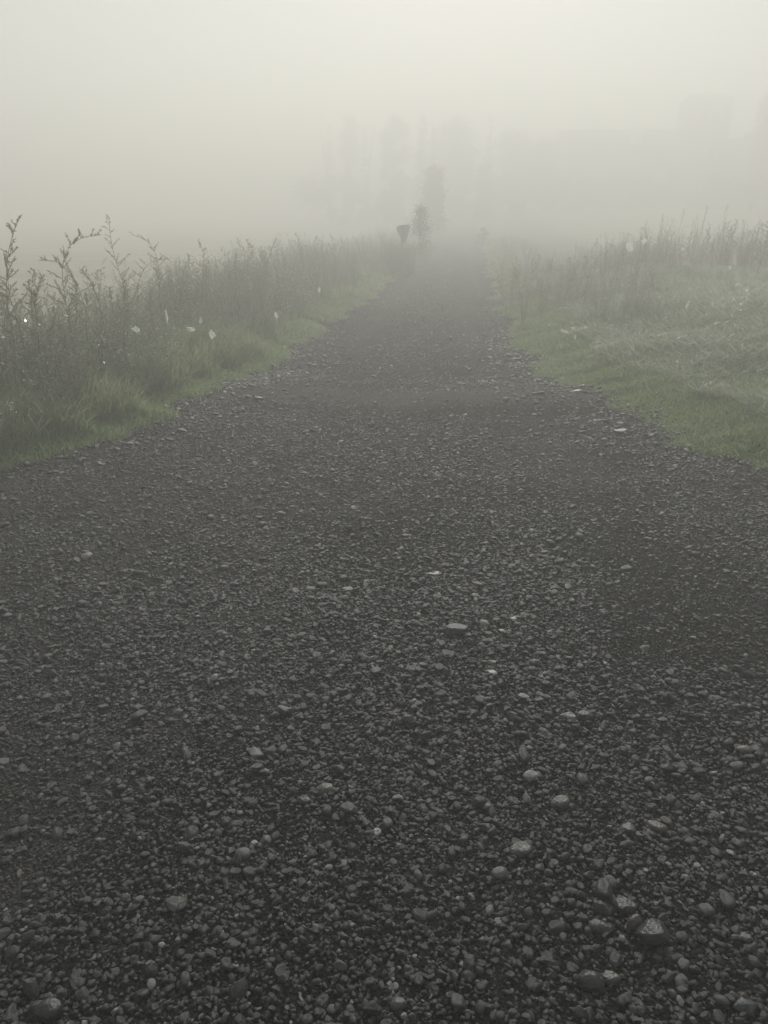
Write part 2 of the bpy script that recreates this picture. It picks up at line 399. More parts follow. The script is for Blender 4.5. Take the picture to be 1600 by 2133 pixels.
# ------------------------------------------------------------------ the stones one can single out
TONES = {'dark': (.009, .009, .012), 'grey': (.024, .0238, .0225), 'tan': (.06, .054, .041), 'pale': (.085, .084, .075), 'white': (.36, .36, .33), 'blue': (.046, .051, .058)}
TM = {k: stone_material('stone_' + k, fixed=v) for k, v in TONES.items()}
STONES = [  # px, py of the stone's foot, width px, tone, angular, flatness (z/width), label
    (1369, 1978, 68, 'dark', 1, .66, 'largest dark rounded stone, lying on the gravel in the lower right'),
    (1259, 1910, 44, 'dark', 1, .50, 'dark faceted stone just left of the pale egg-shaped pebble'),
    (1305, 1906, 50, 'dark', 1, .38, 'black wedge-shaped stone touching the dark faceted stone on the lower right'),
    (1325, 1938, 31, 'tan', 0, .85, 'tan egg-shaped pebble above the largest dark stone'),
    (1255, 1950, 40, 'grey', 0, .50, 'smooth oval grey pebble left of the largest dark stone'),
    (1565, 2122, 52, 'blue', 1, .50, 'pale blue-grey angular stone in the bottom right corner'),
    (1233, 2066, 46, 'grey', 0, .60, 'grey rounded stone near the bottom edge, below the largest dark stone'),
    (1276, 2056, 40, 'pale', 1, .42, 'pale slab-topped stone right beside the grey rounded stone at the bottom'),
    (1212, 2128, 32, 'tan', 1, .95, 'tan upright pointed pebble at the bottom edge'),
    (1374, 1734, 36, 'tan', 0, .38, 'long pale tan pebble, topmost on the right-hand gravel heap'),
    (1316, 1740, 38, 'pale', 1, .42, 'pale chipped stone just left of the long tan pebble'),
    (1088, 1784, 42, 'grey', 0, .36, 'long sausage-shaped grey stone on the left flank of the right-hand gravel heap'),
    (1170, 1686, 36, 'tan', 0, .55, 'brown rounded stone at the top of the right-hand gravel heap'),
    (365, 1902, 48, 'pale', 1, .40, 'palest flat-topped stone in the lower left'),
    (311, 2036, 36, 'grey', 1, .75, 'blocky grey stone near the bottom left, below the palest flat-topped stone'),
    (772, 2122, 42, 'grey', 1, .60, 'roundish grey-brown cobble at the bottom edge, centre'),
    (830, 2106, 26, 'pale', 0, .75, 'pale potato-shaped pebble right of the bottom centre cobble'),
    (95, 2128, 44, 'grey', 0, .70, 'large lumpy grey stone at the bottom edge, far left'),
    (848, 1512, 25, 'grey', 0, .95, 'upright rounded stone alone in the middle of the road'),
    (585, 1497, 46, 'dark', 1, .50, 'dark blocky stone left of the upright rounded stone'),
    (637, 1678, 40, 'grey', 1, .36, 'flat grey slab lying left of centre in the gravel'),
    (675, 1654, 34, 'tan', 0, .38, 'flat oval tan stone just above the flat grey slab'),
    (530, 1582, 44, 'pale', 1, .30, 'pale broken flake of stone at mid left'),
    (950, 1324, 46, 'dark', 0, .45, 'dark twin-humped stone in the middle distance'),
    (1187, 1503, 38, 'pale', 1, .30, 'pale jagged flat stone right of centre'),
    (1222, 1502, 34, 'dark', 0, .50, 'dark round stone touching the pale jagged flat stone'),
    (1014, 1488, 30, 'pale', 1, .24, 'thin pale slice of stone left of the pale jagged flat stone'),
    (1026, 1407, 27, 'white', 1, .25, 'white chip of stone, longest of three in a column right of centre'),
    (1027, 1383, 16, 'white', 1, .40, 'dull white chip just above the longest white chip'),
    (1046, 1318, 15, 'white', 1, .42, 'humped white chip, second from the top of the column of chips'),
    (1071, 1292, 19, 'white', 1, .25, 'flat white chip at the top of the column of chips'),
    (905, 1199, 32, 'white', 1, .16, 'long thin white sliver of stone at the upper middle of the gravel'),
    (1557, 1572, 30, 'tan', 0, .45, 'oval tan stone lying near the right border of the gravel'),
    (1115, 1388, 22, 'grey', 0, .60, 'grey rounded stone right of the longest white chip'),
    (530, 1762, 16, 'white', 1, .60, 'bright quartz pebble left of centre beside a flat grey stone'),
    (547, 1770, 28, 'grey', 1, .40, 'flat grey stone touching the bright quartz pebble'),
    (1298, 905, 34, 'grey', 1, .40, 'flat cobble at the foot of the right-hand grass verge'),
    (1205, 818, 20, 'pale', 0, .30, 'pale flat stone where the right verge meets the far road'),
    (536, 834, 20, 'grey', 0, .40, 'single cobble on the crest right of the left verge'),
    (500, 860, 30, 'grey', 1, .40, 'broad cobble beside the left grass verge, nearer than the crest cobble'),
]
for q, (px, py, wpx, tone, ang, flat, lab) in enumerate(STONES):
    g = on_plane(px, py, 0.0); z = float(road_z(g[0], g[1])); g = on_plane(px, py, z)
    dist = math.sqrt(g[0] ** 2 + g[1] ** 2 + (CAM_H - z) ** 2)
    size = wpx / F_PX * dist / math.sqrt(1 + ((px - CXP) / F_PX) ** 2) * 1.12
    r = random.Random(300 + q)
    pv, pf = stone_arrays(300 + q, ang, (1, r.uniform(.66, .85), flat))
    me_s = mesh_np('stone', pv * size, pf, [TM[tone]], None, True)
    o = link('stone', me_s, None, (g[0], g[1] + size * .3, z + size * flat * .24), r.uniform(-.5, .5), label=lab, category='stone', group='larger stones lying on the gravel')
    o.rotation_euler = (r.uniform(-.12, .12), r.uniform(-.12, .12), r.uniform(-.45, .45))

# ------------------------------------------------------------------ plants
class Geo:
    """triangles with a material flag (0 stem, 1 leaf) and a tint per vertex"""
    def __init__(s): s.v = []; s.f = []; s.m = []; s.t = []
    def tube(s, pts, r0, r1, tint, sides=3):
        b = len(s.v); n = len(pts)
        for i, p in enumerate(pts):
            a = pts[min(i + 1, n - 1)] - pts[max(i - 1, 0)]
            a = a.normalized() if a.length > 1e-9 else Vector((0, 0, 1))
            u = a.orthogonal().normalized(); w_ = a.cross(u); rr = r0 + (r1 - r0) * i / max(1, n - 1)
            for k in range(sides):
                an = 2 * math.pi * k / sides; s.v.append(p + (u * math.cos(an) + w_ * math.sin(an)) * rr); s.t.append(tint)
        for i in range(n - 1):
            for k in range(sides):
                a0 = b + i * sides + k; a1 = b + i * sides + (k + 1) % sides
                s.f += [(a0, a1, a1 + sides), (a0, a1 + sides, a0 + sides)]; s.m += [0, 0]
    def leaf(s, p, d, up, L, W, tint, bend=.15):
        d = d.normalized(); sd = d.cross(up)
        if sd.length < 1e-4: sd = d.orthogonal()
        sd.normalize(); nn = sd.cross(d); b = len(s.v)
        m = p + d * L * .45 + nn * L * bend
        s.v += [p, m + sd * W / 2, p + d * L, m - sd * W / 2]; s.t += [tint] * 4
        s.f += [(b, b + 1, b + 2), (b, b + 2, b + 3)]; s.m += [1, 1]
    def ribbon(s, a, b_, wd):
        sd = (b_ - a).cross(Vector((0, 1, 0))); sd = sd.normalized() * wd / 2 if sd.length > 1e-9 else Vector((wd / 2, 0, 0)); b = len(s.v)
        s.v += [a - sd, a + sd, b_ + sd, b_ - sd]; s.t += [0] * 4; s.f += [(b, b + 1, b + 2), (b, b + 2, b + 3)]; s.m += [0, 0]
    def arrays(s): return np.array([tuple(q) for q in s.v], np.float32), np.array(s.f, np.int32), np.array(s.m, np.int32), np.array(s.t, np.float32)

def rv(r, s=1.0): return Vector((r.uniform(-s, s), r.uniform(-s, s), r.uniform(-s, s)))
def curve_pts(r, p, d, L, n, wob, grav=0):
    out = [p.copy()]; d = d.normalized()
    for _ in range(n):
        d = (d + rv(r, wob) + Vector((0, 0, grav))).normalized(); out.append(out[-1] + d * (L / n))
    return out

def mugwort(seed, h, lean=.1, arch=0.0, leafy=1.0, tint=.55, head=None):
    r = random.Random(seed); g = Geo()
    d = Vector((r.uniform(-lean, lean), r.uniform(-lean, lean), 1))
    az = r.uniform(0, 6.28) if head is None else head; pts = [Vector((0, 0, 0))]; n = 18
    bendv = Vector((math.cos(az), math.sin(az), -.35)) * arch
    for i in range(n):
        d = (d.normalized() + rv(r, .06) + bendv * max(0, (i - n * .6) / n) * 1.4).normalized(); pts.append(pts[-1] + d * h / n)
    g.tube(pts, .0045, .0018, tint)
    for i in range(2, n + 1):
        t = i / n
        for k in range(3):
            if r.random() < .25: continue
            p = pts[i - 1].lerp(pts[i], r.random()); a = r.uniform(0, 6.28)
            L = (.22 * (1 - t) ** .8 + .05) * r.uniform(.6, 1.2) * h / 1.3
            bd = Vector((math.cos(a), math.sin(a), r.uniform(.35, .9)))
            bp = curve_pts(r, p, bd, L, 5, .12, .06); g.tube(bp, .0022, .0011, tint)
            m = int((34 if t > .35 else 16) * leafy * L / .2) + 4
            for _ in range(m):      # seed clumps and narrow leaves crowd the twig
                u = r.random() * 4.999; q = bp[int(u)].lerp(bp[int(u) + 1], u - int(u))
                dd = (bp[int(u) + 1] - bp[int(u)]).normalized() + rv(r, .8)
                g.leaf(q, dd, rv(r), r.uniform(.011, .024), r.uniform(.007, .012), tint + r.uniform(-.25, .25))
    for i in range(int(30 * leafy)):
        q = pts[-1].lerp(pts[-3], r.random()); g.leaf(q, rv(r) + Vector((0, 0, .7)), rv(r), r.uniform(.012, .02), .007, tint + r.uniform(-.2, .2))
    return g

def brush(seed, h, spread=.55, tint=.25, leafy=1.0):
    """fine dry weed: several stems, each forking twice into thin seed-bearing twigs"""
    r = random.Random(seed); g = Geo()
    for s_ in range(r.randint(4, 7)):
        a = r.uniform(0, 6.28); k = r.uniform(0, spread)
        hh = h * r.uniform(.65, 1.05)
        pts = curve_pts(r, Vector((r.uniform(-.06, .06), r.uniform(-.06, .06), 0)), Vector((math.cos(a) * k, math.sin(a) * k, 1)), hh, 8, .12, .01)
        g.tube(pts, .0026, .0010, tint)
        for i in range(2, 9):
            for _ in range(2):
                p = pts[i - 1].lerp(pts[i], r.random()); a2 = r.uniform(0, 6.28)
                L = hh * r.uniform(.12, .30) * (1.15 - i / 9)+ .03
                bp = curve_pts(r, p, Vector((math.cos(a2), math.sin(a2), r.uniform(.2, 1.2))), L, 4, .22, .03); g.tube(bp, .0013, .0006, tint)
                for __ in range(int(8 * leafy)):
                    u = r.random() * 3.999; q = bp[int(u)].lerp(bp[int(u) + 1], u - int(u))
                    if i < 5: g.leaf(q, rv(r) + Vector((0, 0, .2)), rv(r), r.uniform(.014, .034), r.uniform(.006, .013), tint + r.uniform(-.1, .6))
                    else: g.leaf(q, rv(r) + Vector((0, 0, .4)), rv(r), r.uniform(.010, .022), r.uniform(.006, .012), tint + r.uniform(-.3, .4))
    return g

def stalk(seed, h, tint=.2):
    """thin upright stem with short erect side twigs and seed heads"""
    r = random.Random(seed); g = Geo()
    pts = curve_pts(r, Vector((0, 0, 0)), Vector((r.uniform(-.12, .12), r.uniform(-.12, .12), 1)), h, 8, .035, .02); g.tube(pts, .003, .0010, tint)
    for i in range(3, 9):
        for _ in range(2):
            p = pts[i - 1].lerp(pts[i], r.random()); a = r.uniform(0, 6.28); L = h * r.uniform(.05, .16)
            bp = curve_pts(r, p, Vector((math.cos(a) * .5, math.sin(a) * .5, 1)), L, 3, .08, .05); g.tube(bp, .0013, .0007, tint)
            for __ in range(5):
                g.leaf(bp[-1].lerp(bp[-2], r.random()), rv(r, .6) + Vector((0, 0, 1)), rv(r), r.uniform(.008, .018), .006, tint + r.uniform(-.2, .3))
    for _ in range(14):
        q = pts[-1].lerp(pts[-2], r.random()); g.leaf(q, rv(r, .5) + Vector((0, 0, 1)), rv(r), .014, .006, tint + r.uniform(-.2, .2))
    return g

def leafy_weed(seed, h, tint=.85):
    r = random.Random(seed); g = Geo()
    for s_ in range(r.randint(3, 6)):
        a = r.uniform(0, 6.28); pts = curve_pts(r, Vector((r.uniform(-.05, .05), r.uniform(-.05, .05), 0)), Vector((math.cos(a) * .35, math.sin(a) * .35, 1)), h * r.uniform(.6, 1), 7, .08)
        g.tube(pts, .0030, .0012, .9)
        for i in range(1, 8):
            for _ in range(5):
                p = pts[i - 1].lerp(pts[i], r.random()); a2 = r.uniform(0, 6.28)
                g.leaf(p, Vector((math.cos(a2), math.sin(a2), r.uniform(-.2, .8))), Vector((0, 0, 1)), r.uniform(.03, .06), r.uniform(.012, .022), tint + r.uniform(-.25, .15), -.12)
    return g

def plant_thing(geo, name, label, cat, loc, rz, group=None, leaf_mat=None):
    v, f, m, t = geo.arrays()
    root = thing(name, label, cat, loc, rz, group)
    for flag, nm, mt in ((0, 'stem', M_STEM), (1, 'leaves', leaf_mat or M_WEED)):
        ff = f[m == flag]; used, inv = np.unique(ff, return_inverse=True)
        link(nm, mesh_np(nm, v[used], inv.reshape(-1, 3), [mt], None, False, t[used]), root)
    return root

def copy_plant(src, label, loc, rz, sc=1.0, group=None):
    c = src.copy(); scn.collection.objects.link(c); c.location = loc; c.rotation_euler = (0, 0, rz); c.scale = (sc,) * 3; c['label'] = label
    if group: c['group'] = group
    for ch in src.children:
        d = ch.copy(); scn.collection.objects.link(d); d.parent = c
    return c

def mass(name, protos, places, label, cat):
    """one tangle nobody could count: plants merged where they stand"""
    V, Fc, M_, T = [], [], [], []; b = 0
    for (k, x, y, z, a, s, dt) in places:
        v, f, m, t = protos[k]; c, sn = math.cos(a) * s, math.sin(a) * s
        V.append(np.stack([v[:, 0] * c - v[:, 1] * sn + x, v[:, 0] * sn + v[:, 1] * c + y, v[:, 2] * s + z], -1))
        Fc.append(f + b); M_.append(m); T.append(t + dt); b += len(v)
    me = mesh_np(name, np.concatenate(V), np.concatenate(Fc), [M_STEM, M_WEED], np.concatenate(M_), False, np.clip(np.concatenate(T), 0, 1))
    return link(name, me, kind='stuff', label=label, category=cat)

BR = [brush(k, 1.0, .6, .30 + .07 * (k % 3), 1.5).arrays() for k in range(8)]
MG = [mugwort(20 + k, 1.0, .12, .3 * (k % 2), 1.0, .5 + .1 * (k % 3)).arrays() for k in range(5)]
LF = [leafy_weed(40 + k, .55).arrays() for k in range(5)]
ST = [stalk(60 + k, 1.0).arrays() for k in range(5)]
PROT = BR + MG + LF + ST
iB, iM, iL, iS = range(0, 8), range(8, 13), range(13, 18), range(18, 23)

def places_left():
    out = []
    for y0, y1, n, w_ in ((4.2, 8.5, 330, 2.6), (8.5, 14, 330, 2.6), (14, 24, 330, 2.8), (24, 46, 260, 3.0)):
        for _ in range(n):
            y = rnd.uniform(y0, y1); o = .38 + rnd.random() ** 1.15 * w_
            x = float(xl(y)) - o
            if x < -7.5: continue
            z = float(ground_z(x, y)); prof = min(1, .45 + (o - .3) * .75)
            hh = (.86 - .008 * (y - 6)) * prof * rnd.uniform(.72, 1.12) * (1 + .36 * float(vnoise(x * .9, y * .9, 81)))
            if y > 24: hh *= .9
            u = rnd.random(); near = y < 9.5
            if u < (.30 if near else .42): k = rnd.choice(iB); dt = rnd.uniform(-.08, .25)
            elif u < (.58 if near else .64): k = rnd.choice(iM); dt = rnd.uniform(-.25, .2)
            elif u < (.94 if near else .92): k = rnd.choice(iL); hh *= 1.4; dt = rnd.uniform(-.15, .1)
            else: k = rnd.choice(iS); dt = 0
            out.append((k, x, y, z, rnd.uniform(0, 6.28), hh, dt))
    for _ in range(95):
        y = rnd.uniform(20.0, 24.5); x = .0346 * y - .22 + rnd.uniform(-.55, .28)
        out.append((rnd.choice(iB), x, y, float(ground_z(x, y)), rnd.uniform(0, 6.28), rnd.uniform(.55, .84), rnd.uniform(-.1, .1)))
    return out

def places_right():
    out = []
    for y0, y1, n, lo, hi in ((9.6, 13, 190, .7, 2.0), (12, 20, 330, .4, 2.3), (20, 40, 260, .35, 2.2)):
        for _ in range(n):
            y = rnd.uniform(y0, y1); o = lo + abs(rnd.gauss(0, .62)) * (hi - lo); x = float(xr(y)) + o; z = float(ground_z(x, y))
            hh = .5 * min(1, .4 + (o - lo) * .8) * max(.35, 1 - .38 * max(0, o - lo - .4)) * rnd.uniform(.7, 1.15) * (1 + .25 * float(vnoise(x * 1.1, y * 1.1, 83)))
            u = rnd.random()
            k = rnd.choice(iB) if u < .72 else rnd.choice(iS) if u < .84 else rnd.choice(iL)
            out.append((k, x, y, z, rnd.uniform(0, 6.28), hh, rnd.uniform(-.08, .25)))
    for _ in range(330):      # dark row behind the meadow
        y = rnd.uniform(15.5, 19.5); x = rnd.uniform(4.4, 11.5); z = float(ground_z(x, y))
        k = rnd.choice(iB) if rnd.random() < .65 else rnd.choice(list(iM) + list(iS))
        out.append((k, x, y, z, rnd.uniform(0, 6.28), rnd.uniform(.6, 1.0) * (.7 + .3 * min(1, (x - 4) / 3)), rnd.uniform(-.2, .05)))
    for _ in range(170):      # thin weeds through the meadow
        y = rnd.uniform(7.5, 15.5); x = float(xr(y)) + rnd.uniform(1.2, 7)
        k = rnd.choice(list(iB) + list(iL) + list(iL)); out.append((k, x, y, float(ground_z(x, y)), rnd.uniform(0, 6.28), rnd.uniform(.25, .5), rnd.uniform(-.1, .3)))
    return out
mass('roadside_weeds', PROT, places_left(), 'tangle of tall dewy weeds along the left side of the road', 'weeds')
mass('verge_weeds', PROT, places_right(), 'tangle of dry brown weeds along the right side of the road', 'weeds')

# weeds that stand out singly
def ground_point(px, py_top, y, ):
    p = at_y(px, py_top, y); z0 = float(ground_z(p[0], y)); return (p[0], y, z0), p[2] - z0
SINGLE = [  # px of the top, py of the top, distance, arch, leafy, way it bends, label
    (-26, 462, 5.9, .15, 1.2, 0, 'tallest dark mugwort, cut by the left border of the photo'),
    (112, 470, 6.6, 1.1, 1.1, 0, 'tall mugwort with its tip bent to the right, at far left'),
    (182, 520, 7.2, 1.2, .8, 3.14, 'thin mugwort with its tip nodding left, right of the mugwort bent to the right'),
    (34, 548, 6.0, .4, 1.1, 0, 'bushy mugwort at the foot of the tallest dark one'),
    (242, 458, 7.6, .1, .5, 0, 'tall thin-leaved wormwood standing straight above the left weeds'),
    (262, 520, 7.8, 1.3, .4, 0, 'arching bare wormwood right of the tall straight one'),
    (318, 488, 8.8, .9, .35, 3.14, 'slender drooping weed behind the arching wormwood'),
    (402, 508, 10.0, .3, .35, 3.14, 'small slender weed tip in the middle of the left weeds'),
]
for q, (px, py, y, arch, leafy, head, lab) in enumerate(SINGLE):
    loc, h = ground_point(px, py, y)
    plant_thing(mugwort(500 + q, h * (1.04 + .06 * arch), .05, arch, leafy, .3, head), 'mugwort_plant', lab, 'weed', loc, 0, 'tall weeds rising over the left verge')
loc, h = ground_point(1598, 432, 13.2)
plant_thing(mugwort(520, h * 1.05, .1, 1.2, 1.3, .4), 'mugwort_plant', 'dark leafy weed leaning in at the right border of the photo', 'weed', loc, 0)
src = plant_thing(stalk(530, 1.0), 'dry_stalk', 'tallest thin dry stalk in the row behind the right meadow', 'weed', (0, 0, 0), 0, 'dry stalks behind the right meadow')
for q, (px, py, y, lab) in enumerate([
        (1461, 425, 17.0, None), (1414, 432, 17.4, 'straight dry stalk just left of the tallest one'), (1508, 424, 17.8, 'tall dry stalk just right of the tallest one'),
        (1372, 444, 17.2, 'left-leaning dry stalk at the left end of the row'), (1552, 455, 17.5, 'shorter dry stalk at the right end of the row'),
        (1266, 500, 13.6, 'single dry stalk above the brown brush between road and meadow'), (1340, 470, 15.5, 'dry stalk beside the white web at the edge of the row')]):
    loc, h = ground_point(px, py, y)
    if q == 0: src.location = loc; src.scale = (1.2 * h / 1.2,) * 3
    else: copy_plant(src, lab, loc, rnd.uniform(0, 6.28), h)

# more weeds of the row and of the left crest that can be told from the tangle
def many(kind_geo, name, label, group, spots, cat='weed'):
    for q, (loc, h) in enumerate(spots):
        if q % 4 == 0 or q == 0: last = plant_thing(kind_geo(700 + q + len(name)), name, label, cat, loc, rnd.uniform(0, 6.28), group); last.scale = (h,) * 3
        else: copy_plant(last, label, loc, rnd.uniform(0, 6.28), h)
many(lambda s: stalk(s, 1.0), 'dry_stalk', 'one of the thin upright stalks crowding the row behind the right meadow', 'thin stalks crowding the row behind the meadow',
     [ground_point(rnd.uniform(1335, 1590), rnd.uniform(455, 492), rnd.uniform(15.5, 18.5)) for _ in range(44)])
many(lambda s: brush(s, 1.0, .25, .2), 'dry_weed', 'one of the fine dry weeds along the crest of the left weed bank', 'fine dry weeds on the crest of the left bank',
     [ground_point(330 + 470 * u, 548 - 42 * u + rnd.uniform(-16, 18), 8 + 14 * u + rnd.uniform(0, 2)) for u in [rnd.random() for _ in range(44)]])
many(lambda s: brush(s, 1.0, .35, .15), 'dry_weed', 'one of the brown seed-topped weeds at the right roadside', 'brown seed-topped weeds at the right roadside',
     [ground_point(rnd.uniform(1040, 1400), rnd.uniform(515, 560), rnd.uniform(11.5, 16)) for _ in range(34)])

# ------------------------------------------------------------------ grass
def blades(name, x, y, h, lean, width, tint, label):
    n = len(x); z = ground_z(x, y) - .01; a = rng.uniform(0, 6.283, n); az = rng.uniform(0, 6.283, n)
    dx, dy = np.cos(a), np.sin(a); sx, sy = np.cos(az) * width / 2, np.sin(az) * width / 2
    V = []
    for t, wd in ((0, 1), (.4, .9), (.75, .6)):
        ox = dx * lean * h * t * t; oy = dy * lean * h * t * t; oz = h * (t - .35 * lean * t * t)
        V.append(np.stack([x + ox - sx * wd, y + oy - sy * wd, z + oz], -1)); V.append(np.stack([x + ox + sx * wd, y + oy + sy * wd, z + oz], -1))
    V.append(np.stack([x + dx * lean * h, y + dy * lean * h, z + h * (1 - .35 * lean) - np.maximum(lean - .9, 0) * h * .4], -1))
    V = np.stack(V, 1).reshape(-1, 3); b = np.arange(n)[:, None] * 7
    F = np.concatenate([b + np.array(q)[None, :] for q in ((0, 1, 3), (0, 3, 2), (2, 3, 5), (2, 5, 4), (4, 5, 6))])
    me = mesh_np(name, V, F, [M_GRASS], None, True, np.repeat(np.clip(tint, 0, 1), 7))
    return link(name, me, kind='stuff', label=label, category='grass')

def right_grass():
    X, Y, H, Ln, T = [], [], [], [], []
    def add(n, y0, y1, o0, o1, h0, h1, l0, l1, t0, clump, thr):
        y = rng.uniform(y0, y1, n); o = o0 + (o1 - o0) * rng.random(n); x = np.clip(xr(y), -9, 9) + edge_jitter(y, 22) + o
        c = fbm(x * clump, y * clump, 51); k = (c > thr) & (np.abs(x) < .56 * y + 2.2); x, y, c, o = x[k], y[k], c[k], o[k]
        X.append(x); Y.append(y); H.append(rng.uniform(h0, h1, len(x)) * (.6 + .55 * np.clip(c + .4, 0, 1)) * np.clip(.55 + o * .9, .3, 1)); Ln.append(rng.uniform(l0, l1, len(x)))
        T.append(t0 + rng.uniform(-.25, .25, len(x)) + .2 * c)
    add(15000, 4.4, 12, -.75, .1, .03, .08, .5, 1.2, .55, 2.2, .12)
    add(60000, 4.4, 8, -.12, 1.6, .05, .12, .3, 1.0, .55, 1.6, -2)      # short fringe
    add(36000, 7.5, 14, -.10, 1.4, .06, .14, .3, 1.0, .55, 1.6, -2)
    add(16000, 13, 40, -.10, .8, .07, .16, .3, 1.0, .4, 1.2, -.5)
    add(80000, 5.0, 10, .7, 4.5, .12, .26, .7, 1.5, .90, .9, -2)           # dewy tufts
    add(110000, 8, 17, .9, 8.5, .16, .36, .7, 1.5, .90, .7, -2)             # meadow behind
    return [np.concatenate(q) for q in (X, Y, H, Ln, T)]
x, y, h, ln, t = right_grass()
blades('meadow_grass', x, y, h, ln, np.full(len(x), .0048) + .0004 * y, t, 'dewy pale green grass of the meadow right of the road')

def left_grass():
    X, Y, H, Ln, T = [], [], [], [], []
    for n, y0, y1, o0, o1, h0, h1, t0 in ((11000, 3.8, 12, -.5, 0, .03, .07, .6), (34000, 3.8, 8.5, -.08, .75, .05, .15, .6), (14000, 8.5, 16, -.08, .6, .06, .15, .6), (9000, 16, 40, -.08, .6, .08, .18, .45), (22000, 4, 9, .25, 1.5, .15, .38, .35)):
        y = rng.uniform(y0, y1, n); o = o0 + (o1 - o0) * rng.random(n); x = np.clip(xl(y), -9, 9) + edge_jitter(y, 21) - o
        c = fbm(x * 1.4, y * 1.4, 61); k = (c > (-2 if o1 > 0 else .1)) & (np.abs(x) < .56 * y + 2.2); x, y, c, o = x[k], y[k], c[k], o[k]
        X.append(x); Y.append(y); H.append(rng.uniform(h0, h1, len(x)) * np.clip(.6 + o, .3, 1)); Ln.append(rng.uniform(.2, 1.0, len(x))); T.append(t0 + rng.uniform(-.3, .25, len(x)))
    n = 5000; y = rng.uniform(8.5, 30, n); x = (xl(y) + xr(y)) / 2 + rng.normal(0, .16, n); k = fbm(x * 2, y * .8, 63) > .12; x, y = x[k], y[k]
    X.append(x); Y.append(y); H.append(rng.uniform(.02, .05, len(x)) + .10); Ln.append(rng.uniform(.2, 1.0, len(x))); T.append(.5 + rng.uniform(-.3, .3, len(x)))
    return [np.concatenate(q) for q in (X, Y, H, Ln, T)]
x, y, h, ln, t = left_grass()
blades('verge_grass', x, y, h, ln, np.full(len(x), .0042) + .0005 * y, t, 'low green grass fringing the left edge of the gravel')

# ------------------------------------------------------------------ dew drops and spider webs
def white_material(name, col, rough):
    m, t, p, out = mat(name); n = noise_node(t, 40, 3)
    r = ramp(t, [(.3, tuple(.8 * c for c in col)), (.7, col)], n.outputs[0]); t.links.new(r.outputs[0], p.inputs['Base Color'])
    p.inputs['Roughness'].default_value = rough; p.inputs['Specular IOR Level'].default_value = .8
    tr = N(t, 'ShaderNodeBsdfTranslucent'); t.links.new(r.outputs[0], tr.inputs['Color'])
    mx = N(t, 'ShaderNodeMixShader'); mx.inputs[0].default_value = .75
    t.links.new(p.outputs[0], mx.inputs[1]); t.links.new(tr.outputs[0], mx.inputs[2]); t.links.new(mx.outputs[0], out.inputs['Surface'])
    return m
M_DEW_GLINT = white_material('dew', (.85, .88, .88), .15); M_WEB = white_material('dewy_web', (.93, .94, .92), .3)  # dew: white body colour stands in for the sun's glint in clear drops

def dew(name, pts, rad, label):  # drops enlarged to the size of a glint
    ico = np.array([(1, 0, 0), (-1, 0, 0), (0, 1, 0), (0, -1, 0), (0, 0, 1), (0, 0, -1)], float)
    fc = np.array([(0, 2, 4), (2, 1, 4), (1, 3, 4), (3, 0, 4), (2, 0, 5), (1, 2, 5), (3, 1, 5), (0, 3, 5)])
    V = (pts[:, None, :] + ico[None] * rad[:, None, None]).reshape(-1, 3)
    F = (fc[None] + np.arange(len(pts))[:, None, None] * 6).reshape(-1, 3)
    link(name, mesh_np(name, V, F, [M_DEW_GLINT], None, True), kind='stuff', label=label, category='dew')

def dew_left(n):
    y = rng.uniform(4.6, 16, n); o = .42 + rng.random(n) ** 1.8 * 1.8; x = xl(y) - o; k = x > -7; x, y, o = x[k], y[k], o[k]
    c = vnoise(x * 2.2, y * 2.2, 71); k = c > .15; x, y, o = x[k], y[k], o[k]
    return np.stack([x, y, ground_z(x, y) + rng.uniform(.08, .85, len(x)) * np.clip(.35 + o * .6, 0, 1)], -1)
def dew_right(n):
    y = rng.uniform(7.5, 18, n); o = .4 + rng.random(n) * 5; x = xr(y) + o
    c = vnoise(x * 1.8, y * 1.8, 73); k = c > .2; x, y = x[k], y[k]
    return np.stack([x, y, ground_z(x, y) + rng.uniform(.1, .5, len(x))], -1)
p1 = dew_left(12000); dew('dew_glints', p1, .0016 + .0085 * rng.random(len(p1)) ** 3.2, 'dew drops in the left weeds, enlarged and coloured white to stand for their glints')
p2 = dew_right(6000); dew('dew_glints', p2, .0016 + .0085 * rng.random(len(p2)) ** 3.2, 'dew drops in the right weeds and grass, enlarged and coloured white to stand for their glints')

def web(px, py, y, wpx, hpx, tilt, label, seed):
    r = random.Random(seed); c = at_y(px, py, y); W = wpx / F_PX * y * .40; Hh = hpx / F_PX * y * .46
    g = Geo(); hub = Vector((0, 0, 0)); ns = 13; ang = sorted(r.uniform(0, 6.283) for _ in range(ns)); tips = []
    for a in ang:
        k = r.uniform(.6, 1.15); tips.append(Vector((math.cos(a) * W * k, r.uniform(-.25, .25) * W, math.sin(a) * Hh * k)))
    for tp in tips: m_ = tp * .5 + Vector((0, r.uniform(-.1, .1) * W, -.03 * Hh)); g.ribbon(hub, m_, .0042); g.ribbon(m_, tp, .0036)
    for ring in range(2, 11):
        f = ring / 11
        for i in range(ns):
            if r.random() < .22: continue
            a, b = tips[i] * f, tips[(i + 1) % ns] * f
            c_ = (a + b) / 2 * .94; g.ribbon(a, c_, .0042); g.ribbon(c_, b, .0042)
    v, f, m, t = g.arrays()
    o = link('spider_web', mesh_np('spider_web', v, f, [M_WEB]), None, tuple(c), 0, label=label, category='spider web', group='dewy spider webs in the weeds')
    o.rotation_euler = (0, tilt, r.uniform(-.5, .5))
